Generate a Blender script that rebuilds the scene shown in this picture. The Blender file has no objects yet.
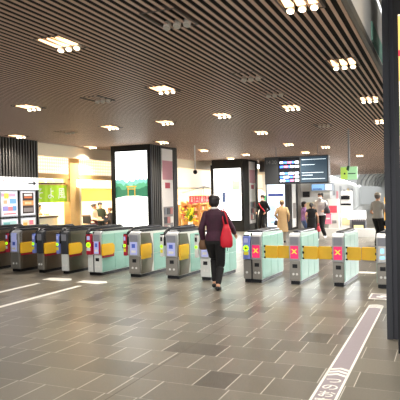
import bpy, bmesh, math, random
from mathutils import Vector, Matrix
random.seed(7)
S = bpy.context.scene
COL = S.collection
PI = math.pi
# ------------------------------------------------------------ camera
fpx = 557.0
camd = bpy.data.cameras.new('camera'); cam = bpy.data.objects.new('camera', camd); COL.objects.link(cam); S.camera = cam
camd.sensor_width = 36; camd.lens = 36 * fpx / 400; camd.clip_end = 300
D1 = Vector((242, 10, fpx)).normalized()
D2 = Vector((1280, 21, -fpx)); D2 = (D2 - D1 * D1.dot(D2)).normalized()
UPV = D2.cross(D1)
if UPV.y < 0: UPV = -UPV
# world = rows (D2, D1, UP) times the camera frame (x right, y up, z forward)
Rm = Matrix(((D2.x, D2.y, -D2.z), (D1.x, D1.y, -D1.z), (UPV.x, UPV.y, -UPV.z)))
CAMH = 1.65
cam.matrix_world = Matrix.Translation((0, 0, CAMH)) @ Rm.to_4x4()
# ------------------------------------------------------------ world and exposure
W = bpy.data.worlds.new('world'); S.world = W; W.use_nodes = True
W.node_tree.nodes['Background'].inputs[0].default_value = (.96, .98, 1.0, 1)
W.node_tree.nodes['Background'].inputs[1].default_value = .98
S.view_settings.view_transform = 'Standard'; S.view_settings.look = 'None'
S.view_settings.exposure = 1.2; S.view_settings.gamma = 1; S.view_settings.use_curve_mapping = False
CH = 3.2     # ceiling height

# ------------------------------------------------------------ materials
MT = {}
def lin(c):
    return tuple(((v / 255) / 12.92 if v / 255 <= .04045 else ((v / 255 + .055) / 1.055) ** 2.4) for v in c) + (1,)
def mat(name, rgb, rough=.5, metal=0, emit=0, var=.06, scale=20, bump=0, emc=None):
    if name in MT: return MT[name]
    m = bpy.data.materials.new(name); m.use_nodes = True; nt = m.node_tree; b = nt.nodes['Principled BSDF']
    c = lin(rgb)
    b.inputs['Roughness'].default_value = rough; b.inputs['Metallic'].default_value = metal
    tc = nt.nodes.new('ShaderNodeTexCoord'); nz = nt.nodes.new('ShaderNodeTexNoise')
    nz.inputs['Scale'].default_value = scale; nt.links.new(tc.outputs['Object'], nz.inputs['Vector'])
    mx = nt.nodes.new('ShaderNodeMix'); mx.data_type = 'RGBA'
    mx.inputs[6].default_value = tuple(v * (1 - var) for v in c[:3]) + (1,)
    mx.inputs[7].default_value = tuple(min(1, v * (1 + var)) for v in c[:3]) + (1,)
    nt.links.new(nz.outputs['Fac'], mx.inputs[0]); nt.links.new(mx.outputs[2], b.inputs['Base Color'])
    if bump:
        bp = nt.nodes.new('ShaderNodeBump'); bp.inputs['Strength'].default_value = bump
        nt.links.new(nz.outputs['Fac'], bp.inputs['Height']); nt.links.new(bp.outputs[0], b.inputs['Normal'])
    if emit:
        b.inputs['Emission Color'].default_value = lin(emc) if emc else c
        b.inputs['Emission Strength'].default_value = emit
    MT[name] = m
    return m
def ramp(nt, fac, stops, const=True):
    r = nt.nodes.new('ShaderNodeValToRGB'); r.color_ramp.interpolation = 'CONSTANT' if const else 'LINEAR'
    e = r.color_ramp.elements
    while len(e) < len(stops): e.new(.5)
    for k, (p, c) in enumerate(stops): e[k].position = p; e[k].color = lin(c)
    nt.links.new(fac, r.inputs[0]); return r.outputs[0]
def mth(nt, op, a, b=None):
    n = nt.nodes.new('ShaderNodeMath'); n.operation = op
    for i, v in enumerate((a, b)):
        if v is None: continue
        if isinstance(v, (int, float)): n.inputs[i].default_value = v
        else: nt.links.new(v, n.inputs[i])
    return n.outputs[0]

# floor: staggered stone tiles
def floor_mat():
    m = bpy.data.materials.new('stone_tile_floor'); m.use_nodes = True; nt = m.node_tree; b = nt.nodes['Principled BSDF']
    g = nt.nodes.new('ShaderNodeNewGeometry'); sx = nt.nodes.new('ShaderNodeSeparateXYZ'); nt.links.new(g.outputs['Position'], sx.inputs[0])
    X, Y = sx.outputs[0], sx.outputs[1]
    v = mth(nt, 'DIVIDE', mth(nt, 'ADD', Y, 20.13), .43); row = mth(nt, 'FLOOR', v); fv = mth(nt, 'FRACT', v)
    wn = nt.nodes.new('ShaderNodeTexWhiteNoise'); wn.noise_dimensions = '1D'; nt.links.new(row, wn.inputs['W'])
    u = mth(nt, 'ADD', mth(nt, 'DIVIDE', mth(nt, 'ADD', X, 40), .62), mth(nt, 'MULTIPLY', wn.outputs['Value'], 3.0))
    cu = mth(nt, 'FLOOR', u); fu = mth(nt, 'FRACT', u)
    cv = nt.nodes.new('ShaderNodeCombineXYZ'); nt.links.new(cu, cv.inputs[0]); nt.links.new(row, cv.inputs[1])
    w2 = nt.nodes.new('ShaderNodeTexWhiteNoise'); w2.noise_dimensions = '3D'; nt.links.new(cv.outputs[0], w2.inputs['Vector'])
    sepc = nt.nodes.new('ShaderNodeSeparateColor'); nt.links.new(w2.outputs['Color'], sepc.inputs[0])
    # some tiles are cut in two
    split = mth(nt, 'GREATER_THAN', sepc.outputs[1], .6)
    half = mth(nt, 'MULTIPLY', mth(nt, 'GREATER_THAN', fu, .5), split)
    cv2 = nt.nodes.new('ShaderNodeCombineXYZ'); nt.links.new(cu, cv2.inputs[0]); nt.links.new(row, cv2.inputs[1]); nt.links.new(half, cv2.inputs[2])
    w3 = nt.nodes.new('ShaderNodeTexWhiteNoise'); w3.noise_dimensions = '3D'; nt.links.new(cv2.outputs[0], w3.inputs['Vector'])
    tone = w3.outputs['Value']
    du = mth(nt, 'MULTIPLY', mth(nt, 'MINIMUM', fu, mth(nt, 'SUBTRACT', 1, fu)), .62)
    dh = mth(nt, 'MULTIPLY', mth(nt, 'ABSOLUTE', mth(nt, 'SUBTRACT', fu, .5)), .62)
    dh = mth(nt, 'ADD', dh, mth(nt, 'MULTIPLY', mth(nt, 'SUBTRACT', 1, split), 1))
    du = mth(nt, 'MINIMUM', du, dh)
    dv = mth(nt, 'MULTIPLY', mth(nt, 'MINIMUM', fv, mth(nt, 'SUBTRACT', 1, fv)), .43)
    jx = mth(nt, 'LESS_THAN', du, .0034); jy = mth(nt, 'LESS_THAN', dv, .0022)
    base = ramp(nt, tone, [(0, (92, 88, 80)), (.14, (106, 102, 92)), (.4, (114, 109, 99)), (.75, (123, 118, 107))])
    nz = nt.nodes.new('ShaderNodeTexNoise'); nz.inputs['Scale'].default_value = 60; nt.links.new(g.outputs['Position'], nz.inputs['Vector'])
    nz2 = nt.nodes.new('ShaderNodeTexNoise'); nz2.inputs['Scale'].default_value = 1.1; nt.links.new(g.outputs['Position'], nz2.inputs['Vector'])
    k = mth(nt, 'ADD', mth(nt, 'MULTIPLY', nz.outputs['Fac'], .35), mth(nt, 'ADD', mth(nt, 'MULTIPLY', nz2.outputs['Fac'], .2), .7))
    mu = nt.nodes.new('ShaderNodeMix'); mu.data_type = 'RGBA'; mu.blend_type = 'MULTIPLY'; mu.inputs[0].default_value = 1
    nt.links.new(base, mu.inputs[6]); cc = nt.nodes.new('ShaderNodeCombineColor')
    for i in range(3): nt.links.new(k, cc.inputs[i])
    nt.links.new(cc.outputs[0], mu.inputs[7])
    j = mth(nt, 'MAXIMUM', jx, mth(nt, 'MULTIPLY', jy, .55))
    mj = nt.nodes.new('ShaderNodeMix'); mj.data_type = 'RGBA'; nt.links.new(j, mj.inputs[0]); nt.links.new(mu.outputs[2], mj.inputs[6]); mj.inputs[7].default_value = lin((214, 210, 200))
    # dark movement joint
    dj = mth(nt, 'LESS_THAN', mth(nt, 'ABSOLUTE', mth(nt, 'ADD', X, 2.535)), .006)
    md = nt.nodes.new('ShaderNodeMix'); md.data_type = 'RGBA'; nt.links.new(dj, md.inputs[0]); nt.links.new(mj.outputs[2], md.inputs[6]); md.inputs[7].default_value = lin((85, 78, 68))
    nt.links.new(md.outputs[2], b.inputs['Base Color'])
    b.inputs['Roughness'].default_value = .3
    b.inputs['Specular IOR Level'].default_value = .5
    return m
FLOOR = floor_mat()
slat_m = mat('brown_slat', (196, 164, 142), .45, var=.08, scale=3)
void_m = mat('dark_ceiling_void', (16, 10, 8), .9)
black = mat('black_metal', (24, 25, 28), .35, .3); blackp = mat('black_plastic', (16, 16, 18), .3)
charcoal = mat('charcoal_metal', (62, 64, 70), .5, .2)
bluegrey = mat('blue_grey_metal', (60, 61, 68), .45, .2)
steel = mat('brushed_steel', (178, 176, 170), .32, .75, bump=.02); dsteel = mat('brown_stainless', (128, 118, 104), .3, .8)
silver = mat('silver_paint', (176, 178, 180), .4, .3); mint = mat('mint_glass_panel', (156, 208, 194), .28); mintd = mat('mint_frame', (150, 180, 170), .3)
white = mat('white_paint', (236, 236, 232), .5); cream = mat('cream_wall', (246, 230, 200), .6)
yellow = mat('yellow_flap', (255, 200, 50), .45); redp = mat('red_pad', (168, 22, 44), .45)
pink = mat('pink_lit_panel', (214, 44, 98), .4, emit=.35); orange = mat('orange_cross', (255, 140, 40), .4, emit=1.2)
lilac = mat('lilac_card', (178, 184, 232), .4, emit=.15); bluec = mat('blue_card', (92, 112, 212), .45); blueicon = mat('light_blue_screen', (140, 200, 235), .3, emit=.6)
green = mat('green_arrow_light', (160, 240, 30), .4, emit=.9); yel2 = mat('yellow_label', (250, 235, 70), .5)
grey = mat('grey_paint', (150, 150, 150), .5); lgrey = mat('light_grey', (200, 200, 200), .5)
wood = mat('pale_wood', (214, 170, 104), .5, scale=6, var=.15); dwood = mat('dark_wood', (66, 48, 38), .5)
pw = mat('floor_white_line', (238, 236, 228), .5); purp = mat('floor_lilac_strip', (148, 138, 144), .45)
glow = mat('warm_lamp_glow', (255, 236, 200), .5, emit=5); streak_m = mat('warm_light_streak', (255, 206, 150), .4, emit=1.6)
coldglow = mat('added_lamp_glow', (255, 255, 255), .5, emit=4)
skin = mat('skin', (214, 164, 132), .55, var=.03); hairm = mat('dark_hair', (26, 20, 20), .5, bump=.3, scale=60)
eyem = mat('eye_dark', (20, 16, 16), .2); lipm = mat('lips', (170, 90, 84), .5); maskm = mat('white_mask', (240, 240, 240), .8)

# ------------------------------------------------------------ mesh helpers
def link(name, bm, m, parent=None, smooth=False):
    me = bpy.data.meshes.new(name); bm.to_mesh(me); bm.free()
    o = bpy.data.objects.new(name, me); COL.objects.link(o)
    for x in (m if isinstance(m, (list, tuple)) else [m]): me.materials.append(x)
    if smooth:
        for p in me.polygons: p.use_smooth = True
    if parent: o.parent = parent
    return o
def box(bm, x0, x1, y0, y1, z0, z1, mi=0, bev=0):
    vs = [bm.verts.new((x, y, z)) for x in (x0, x1) for y in (y0, y1) for z in (z0, z1)]
    fs = [bm.faces.new([vs[i] for i in q]) for q in ((0, 1, 3, 2), (4, 6, 7, 5), (0, 4, 5, 1), (2, 3, 7, 6), (0, 2, 6, 4), (1, 5, 7, 3))]
    for f_ in fs: f_.material_index = mi
    if bev:
        es = list({e for f_ in fs for e in f_.edges})
        r = bmesh.ops.bevel(bm, geom=es, offset=bev, segments=2, affect='EDGES', profile=.5)
        for f_ in r['faces']: f_.material_index = mi
    return vs
def BX(name, m, parent, *a, bev=0):
    bm = bmesh.new(); box(bm, *a, bev=bev); return link(name, bm, m, parent)
def prism_x(bm, prof, x0, x1, mi=0):       # profile of (y, z) extruded along x
    a = [bm.verts.new((x0, y, z)) for y, z in prof]; b = [bm.verts.new((x1, y, z)) for y, z in prof]
    n = len(prof); fs = [bm.faces.new(a), bm.faces.new(b[::-1])]
    for i in range(n): fs.append(bm.faces.new((a[i], b[i], b[(i + 1) % n], a[(i + 1) % n])))
    for f_ in fs: f_.material_index = mi
    bmesh.ops.recalc_face_normals(bm, faces=fs); return fs
def prism_z(bm, pts, z0, z1, mi=0):
    a = [bm.verts.new((x, y, z0)) for x, y in pts]; b = [bm.verts.new((x, y, z1)) for x, y in pts]
    n = len(pts); fs = [bm.faces.new(a), bm.faces.new(b[::-1])]
    for i in range(n): fs.append(bm.faces.new((a[i], b[i], b[(i + 1) % n], a[(i + 1) % n])))
    for f_ in fs: f_.material_index = mi
    bmesh.ops.recalc_face_normals(bm, faces=fs); return fs
def prism_y(bm, pts, y0, y1, mi=0):        # profile of (x, z) extruded along y
    a = [bm.verts.new((x, y0, z)) for x, z in pts]; b = [bm.verts.new((x, y1, z)) for x, z in pts]
    n = len(pts); fs = [bm.faces.new(a), bm.faces.new(b[::-1])]
    for i in range(n): fs.append(bm.faces.new((a[i], b[i], b[(i + 1) % n], a[(i + 1) % n])))
    for f_ in fs: f_.material_index = mi
    bmesh.ops.recalc_face_normals(bm, faces=fs); return fs
def frame_of(d):
    d = d.normalized(); a = Vector((0, 0, 1)) if abs(d.z) < .9 else Vector((1, 0, 0))
    u = d.cross(a).normalized(); return u, u.cross(d).normalized()
def tube(bm, pts, r, n=10, mi=0):
    pts = [Vector(p) for p in pts]; rs = r if isinstance(r, (list, tuple)) else [r] * len(pts); rings = []
    for i, p in enumerate(pts):
        d = (pts[min(i + 1, len(pts) - 1)] - pts[max(i - 1, 0)]); u, v = frame_of(d)
        rings.append([bm.verts.new(p + (u * math.cos(2 * PI * k / n) + v * math.sin(2 * PI * k / n)) * rs[i]) for k in range(n)])
    fs = []
    for a, b in zip(rings, rings[1:]):
        for k in range(n): fs.append(bm.faces.new((a[k], a[(k + 1) % n], b[(k + 1) % n], b[k])))
    fs.append(bm.faces.new(rings[0][::-1])); fs.append(bm.faces.new(rings[-1]))
    for f_ in fs: f_.material_index = mi
    bmesh.ops.recalc_face_normals(bm, faces=fs); return fs
def ball(bm, c, r, sub=2, mi=0):
    r = r if isinstance(r, (list, tuple)) else (r, r, r)
    res = bmesh.ops.create_icosphere(bm, subdivisions=sub, radius=1, matrix=Matrix.Translation(c) @ Matrix.Diagonal((*r, 1)))
    for v in res['verts']:
        for f_ in v.link_faces: f_.material_index = mi
def disc_y(bm, cx, cz, r, y0, y1, mi=0, n=18):
    prism_y(bm, [(cx + r * math.cos(2 * PI * k / n), cz + r * math.sin(2 * PI * k / n)) for k in range(n)], y0, y1, mi)
def empty(name, loc, rz=0):
    o = bpy.data.objects.new(name, None); COL.objects.link(o); o.location = loc; o.rotation_euler = (0, 0, rz); o.empty_display_size = .2; return o
def tag(o, label=None, cat=None, group=None, kind=None):
    if label: o['label'] = label
    if cat: o['category'] = cat
    if group: o['group'] = group
    if kind: o['kind'] = kind
    return o
def struct(o): o['kind'] = 'structure'; return o
def thing(name, label, cat, loc, rz=0, group=None): return tag(empty(name, loc, rz), label, cat, group)
def shift(bm, loc, rz=0):
    bmesh.ops.transform(bm, matrix=Matrix.Translation(loc) @ Matrix.Rotation(rz, 4, 'Z'), verts=bm.verts)
def text(s, size, m, name, parent, M, ext=.002, sx=1, bold=0):
    cu = bpy.data.curves.new(name, 'FONT'); cu.body = s; cu.size = size; cu.extrude = ext; cu.align_x = 'CENTER'; cu.align_y = 'CENTER'; cu.resolution_u = 3; cu.offset = bold
    o = bpy.data.objects.new(name, cu); COL.objects.link(o)
    bpy.context.view_layer.update()
    me = bpy.data.meshes.new_from_object(o.evaluated_get(bpy.context.evaluated_depsgraph_get()))
    bpy.data.objects.remove(o); me.materials.clear(); me.materials.append(m)
    me.transform(M @ Matrix.Diagonal((sx, 1, 1, 1)))
    o = bpy.data.objects.new(name, me); COL.objects.link(o); o.parent = parent; return o
FRONT = Matrix.Rotation(PI / 2, 4, 'X')                                  # faces -Y
RIGHT = Matrix.Rotation(PI / 2, 4, 'Z') @ Matrix.Rotation(PI / 2, 4, 'X')  # faces +X
def T(x, y, z): return Matrix.Translation((x, y, z))

# ============================================================ SETTING
bm = bmesh.new(); box(bm, -30, 10, -4, 90, -.1, 0); struct(link('floor', bm, FLOOR))
# slatted ceiling
bm = bmesh.new()
box(bm, -10.3, -.72, -1, 52, CH + .04, CH + .12, 1)
x = -10.28
while x < -.74:
    box(bm, x, x + .03, -1, 52, CH, CH + .006, 0); x += .08
struct(link('ceiling', bm, [slat_m, void_m]))
# raised open edge on the right
bm = bmesh.new(); box(bm, -.72, -.68, -1, 52, CH - .01, 3.27); struct(link('trim_1', bm, mat('brown_fascia', (86, 84, 78), .5)))
bm = bmesh.new(); box(bm, -.68, 7, -1, 9.6, 4.0, 4.1); box(bm, -.8, -.7, -1, 9.7, 3.27, 4.0); struct(link('ceiling_upper', bm, mat('plain_ceiling', (226, 222, 214), .7)))
bm = bmesh.new(); box(bm, -.7, -.685, 6.5, 7.9, 3.34, 3.55); struct(link('trim_5', bm, mat('mint_wall', (150, 206, 186), .6)))
bm = bmesh.new(); box(bm, -.68, 7, 9.6, 9.7, 3.2, 4.1); struct(link('trim_6', bm, mat('plain_ceiling', (226, 222, 214), .7)))
bm = bmesh.new(); box(bm, -.68, 7, 9.7, 52, 3.2, 3.3); struct(link('ceiling_concourse', bm, mat('plain_ceiling_far', (214, 208, 198), .7)))
# left wall clad in dark ribs
bm = bmesh.new(); box(bm, -10.35, -10.06, 3, 12.1, 0, CH + .05, 0)
y = 3.0
while y < 12.08:
    box(bm, -10.06, -10.0, y, y + .045, 0, CH + .02, 1); y += .105
struct(link('wall_left', bm, [black, mat('dark_rib', (72, 70, 66), .4, .3)]))
# shop frontage beam along the left
bm = bmesh.new(); box(bm, -10.6, -10.25, 12.1, 34, 2.85, CH + .1, 0)
struct(link('trim_2', bm, cream))
# rear and concourse walls
bm = bmesh.new(); box(bm, -16, -7.2, 34, 34.2, 0, 4); struct(link('wall_back', bm, mat('bright_white_wall', (240, 238, 230), .7)))
bm = bmesh.new(); box(bm, -14.8, -14.6, 12.1, 34, 0, 3.4); struct(link('wall_shop_rear', bm, mat('shop_cream_wall', (234, 208, 166), .7)))
bm = bmesh.new(); box(bm, -14.7, -10.35, 12.0, 12.1, 0, 3.4); struct(link('wall_shop_side', bm, cream))
bm = bmesh.new(); box(bm, -14.7, -10.3, 12.1, 34, 3.3, 3.4); struct(link('ceiling_shop', bm, white))
bm = bmesh.new(); box(bm, -7.1, -4.75, 26, 26.2, 0, 2.95); struct(link('wall_concourse', bm, white))
# oblique far wall under the line of light
dv = Vector((-.1009, 1, 0)).normalized(); nv = Vector((dv.y, -dv.x, 0))
p0 = Vector((-4.75, 26.2, 0)); p1 = p0 + dv * 45
bm = bmesh.new(); a = p0 - nv * .15; prism_z(bm, [(p0.x, p0.y), (p1.x, p1.y), (p1.x - nv.x * .2, p1.y - nv.y * .2), (a.x, a.y)], 0, 2.3); struct(link('wall_far', bm, mat('far_white', (206, 208, 206), .6)))
bm = bmesh.new(); box(bm, -14, 8, 75, 75.2, 0, 9); struct(link('wall_end', bm, mat('far_hall_wall', (180, 182, 180), .8)))
# arched hall roof far beyond
bm = bmesh.new()
for k in range(7):
    yy = 54 + k * 3.2; pts = []
    for i in range(17):
        t_ = PI * i / 16; pts.append((-1.0 - 6 * math.cos(t_), yy, 2.2 + 2.6 * math.sin(t_)))
    tube(bm, pts, .08, 6)
struct(link('trim_3', bm, mat('roof_rib', (150, 152, 150), .5)))
bm = bmesh.new(); pr = []
rows = [[bm.verts.new((-1.0 - 6.3 * math.cos(PI * i / 16), yy, 2.25 + 2.8 * math.sin(PI * i / 16))) for i in range(17)] for yy in (53, 75)]
for i in range(16): bm.faces.new((rows[0][i], rows[0][i + 1], rows[1][i + 1], rows[1][i]))
struct(link('ceiling_hall', bm, mat('hall_vault', (170, 172, 170), .7)))
# bulkhead right of the second pillar
bm = bmesh.new(); box(bm, -8, -5.6, 25.6, 27, 2.7, CH); struct(link('trim_4', bm, mat('grey_bulkhead', (120, 112, 106), .6)))

# ============================================================ LIGHT FITTINGS
def downlight_parts(root, lit):
    bm = bmesh.new()
    for a in ((-.17, -.15, -.25, .25), (.15, .17, -.25, .25), (-.15, .15, -.25, -.235), (-.15, .15, .235, .25)): box(bm, *a, CH - .004, CH + .05)
    link('housing', bm, mat('light_housing', (70, 58, 50), .5), root)
    for k in range(3):
        bm = bmesh.new(); cx = -.1 + .1 * k
        tube(bm, [(cx, .16, CH + .02), (cx, .13, CH - .03)], .034, 12)
        l = link('lamp_head', bm, mat('lamp_can', (210, 200, 185), .4), root)
        bm = bmesh.new(); tube(bm, [(cx, .129, CH - .031), (cx, .127, CH - .036)], .028, 12)
        if lit: bm2 = bmesh.new(); prism_z(bm2, [(cx - .012, -.2), (cx + .012, -.2), (cx + .036, .1), (cx - .036, .1)], CH - .004, CH + .02); link('painted_streak', bm2, streak_m, root)  # glowing strip paints the streak of lamplight on the recess interior
        link('lens', bm, glow if lit else mat('dull_lens', (190, 184, 172), .2), l)
lights = [(-3.49, 4.6, 1), (-6.4, 7.53, 1), (-9.6, 10.85, 1), (-2.17, 4.41, 0), (-3.7, 7.24, 1), (-3.91, 10.16, 1), (-5.33, 10.49, 1), (-7.37, 14.3, 1),
          (-4.15, 13.48, 1), (-6.74, 10.58, 1), (-8.12, 10.83, 0), (-1.04, 4.47, 1), (-1.07, 6.85, 1), (-1.1, 9.7, 1), (-1.2, 12.86, 1), (-4.43, 17.25, 1),
          (-4.75, 21.03, 1), (-2.38, 8.35, 0), (-2.47, 9.88, 1), (-2.49, 12.9, 0), (-2.32, 6.99, 0), (-7.55, 17.72, 1), (-8.28, 22.35, 1), (-4.97, 7.46, 0),
          (-9.9, 14.4, 1), (-3.6, 19.0, 1), (-3.2, 24.5, 1), (-1.6, 24, 1), (-7.0, 20.6, 1)]
where = {0: 'nearest at upper left of the ceiling', 1: 'left of the ceiling above the ribbed black wall', 2: 'leftmost, close above the ribbed black wall', 3: 'unlit, the nearest at the top centre of the ceiling',
  4: 'above and in front of the first advertising pillar', 5: 'over the walking woman', 6: 'small one between the first pillar and the nearer lit lamp', 7: 'right above the white panel of the first pillar',
  8: 'small one up left of the departure board', 9: 'just up left of the first bright screen', 10: 'unlit small one over the left gates', 11: 'nearest, cut by the top edge beside the open ceiling edge', 12: 'second from the top along the open ceiling edge',
  13: 'third along the open ceiling edge near the dark pillar', 14: 'fourth along the open ceiling edge touching the dark pillar', 15: 'just above the departure board', 16: 'at the top right of the departure board',
  17: 'unlit, middle of the right ceiling', 18: 'lit, right of centre above the departure board', 19: 'faint unlit one up right of the departure board', 20: 'unlit, centre of the ceiling', 21: 'above the gap between the two bright screens', 22: 'right above the second bright screen',
  23: 'unlit dark one over the left gates', 24: 'at the ceiling edge over the tea shop front', 25: 'right of the departure board', 26: 'beside the hanging green sign', 27: 'behind the hanging green sign', 28: 'over the guard beside the second pillar'}
for i, (x, y, lit) in enumerate(lights):
    t = thing('ceiling_downlight', 'three-lamp recessed ceiling light, ' + where[i], 'ceiling light', (x, y, 0), 0, 'recessed lights in the slatted ceiling')
    downlight_parts(t, lit)
    if lit:
        ld = bpy.data.lights.new('downlight_beam', 'SPOT'); ld.energy = 95 if y < 14 else 140; ld.color = (1, .92, .82); ld.spot_size = 2.4; ld.spot_blend = .9; ld.shadow_soft_size = .06
        lo = bpy.data.objects.new('downlight_beam', ld); COL.objects.link(lo); lo.parent = t; lo.location = (0, .12, CH - .06)
# lamps added out of sight to light the shop interiors
for y in (13.6, 15.6, 18, 20.5, 23, 26, 29.5, 32.5):
    t = thing('added_shop_lamp', 'added unseen lamp lighting a shop interior at the left', 'lamp', (-12.3, y, 3.18), 0, 'added lamps inside the shops')
    BX('diffuser', coldglow, t, -.9, .9, -.15, .15, 0, .05); BX('casing', white, t, -.95, .95, -.18, .18, .05, .1)
    ld = bpy.data.lights.new('added_shop_light', 'AREA'); ld.shape = 'RECTANGLE'; ld.size = 1.8; ld.size_y = .3; ld.energy = 105; ld.color = (1, .92, .76)
    lo = bpy.data.objects.new('added_shop_light', ld); COL.objects.link(lo); lo.parent = t; lo.location = (0, 0, -.02)
# unseen panel lamps, added to brighten the concourse behind the gates
def arealamp(name, label, x, y, z, sx, sy, e):
    t = thing(name, label, 'lamp', (x, y, z)); BX('diffuser', coldglow, t, -sx / 2, sx / 2, -sy / 2, sy / 2, 0, .04); BX('casing', white, t, -sx / 2 - .03, sx / 2 + .03, -sy / 2 - .03, sy / 2 + .03, .04, .08)
    ld = bpy.data.lights.new('added_panel_light', 'AREA'); ld.shape = 'RECTANGLE'; ld.size = sx; ld.size_y = sy; ld.energy = e
    lo = bpy.data.objects.new('added_panel_light', ld); COL.objects.link(lo); lo.parent = t; lo.location = (0, 0, -.02)
arealamp('added_panel_lamp', 'added unseen panel lamp brightening the concourse', 1.2, 22, 3.1, 2.5, 6, 650)
arealamp('added_panel_lamp', 'added unseen panel lamp brightening the far concourse', 1.2, 36, 3.1, 2.5, 8, 600)
arealamp('added_panel_lamp', 'added unseen panel lamp brightening the shop row behind the guard', -9.0, 28, 3.05, 1.2, 3, 200)
arealamp('added_panel_lamp', 'added unseen panel lamp brightening the far arched hall', 0, 60, 3.6, 3, 8, 600)
# line of light on the oblique wall
bm = bmesh.new(); tube(bm, [p0 + Vector((0, 0, 2.36)) + nv * .05, p1 + Vector((0, 0, 2.36)) + nv * .05], .05, 8)
tag(link('light_tube', bm, mat('line_light', (255, 255, 255), .5, emit=5)), 'long white line of light running along the top of the far white wall', 'light')
# ============================================================ FLOOR MARKINGS (flat paint)
def quadz(bm, pts, z, mi=0):
    prism_z(bm, pts, .0005, z, mi)
t = thing('floor_guide_strip', 'lilac floor strip with white borders, chevrons and white characters leading to the gates', 'floor marking', (-.893, 0, 0))
SW = .093
BX('strip_field', purp, t, -SW, SW, 3.4, 8.36, .0005, .002)
bm = bmesh.new()
for s in (-1, 1): box(bm, s * SW - .011, s * SW + .011, 3.4, 8.36, .002, .0035)
link('border', bm, pw, t)
def chev(name, yb, n, st, th):
    bm = bmesh.new()
    for k in range(n):
        y = yb + k * st; prism_z(bm, [(-SW, y), (0, y + .055), (SW, y), (SW, y + th), (0, y + .055 + th), (-SW, y + th)], .002, .0035)
    link(name, bm, pw, t)
chev('chevron', 5.02, 3, .085, .045); chev('chevron', 8.16, 3, .085, .05)
for k, ch in enumerate('つのお客'):
    text(ch, .155, pw, 'character', t, T(0, 4.9 - k * .175, .003), .0006, 1, .0015)
t = thing('floor_pictogram_plate', 'small grey floor square with white outline right before the last gate', 'floor marking', (-.9, 9.1, 0))
BX('field', purp, t, -.17, .2, -.25, .25, .0005, .002)
bm = bmesh.new()
for a in ((-.17, .2, -.25, -.2), (-.17, .2, .2, .25), (-.17, -.145, -.2, .2), (.175, .2, -.2, .2)): box(bm, *a, .002, .0035)
link('outline', bm, pw, t)
bm = bmesh.new(); prism_z(bm, [(-.06, -.08), (.02, -.1), (.05, -.02), (.11, -.02), (.12, .1), (-.01, .1), (-.02, .02), (-.07, .03)], .002, .0035); link('pictogram', bm, pw, t)
for x0, y0, y1, w_, lb in ((-6.22, 5.3, 8.6, .05, 'broken white floor line, the nearer of the two lines at the left'), (-7.2, 6.6, 8.62, .05, 'white floor line, the farther of the two lines at the left')):
    bm = bmesh.new(); box(bm, x0 - w_, x0 + w_, y0, y1, .0005, .003); tag(link('floor_line', bm, pw), lb, 'floor marking')
for x0, y0, lb in ((-7.15, 9.15, 'pale floor decal in front of the two left steel gates'), (-6.25, 9.05, 'pale floor decal in front of the white gate')):
    bm = bmesh.new(); prism_z(bm, [(x0 - .3, y0 - .12), (x0 + .22, y0 - .16), (x0 + .34, y0), (x0 + .22, y0 + .17), (x0 - .3, y0 + .14)], .0005, .003)
    tag(link('floor_decal', bm, pw), lb, 'floor marking')
bm = bmesh.new(); prism_z(bm, [(-1.75, 11.6), (-1.25, 11.6), (-1.25, 11.85), (-1.75, 11.85)], .0005, .003); tag(link('floor_decal', bm, pw), 'white floor decal beyond the passage beside the last gate', 'floor marking')

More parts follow.
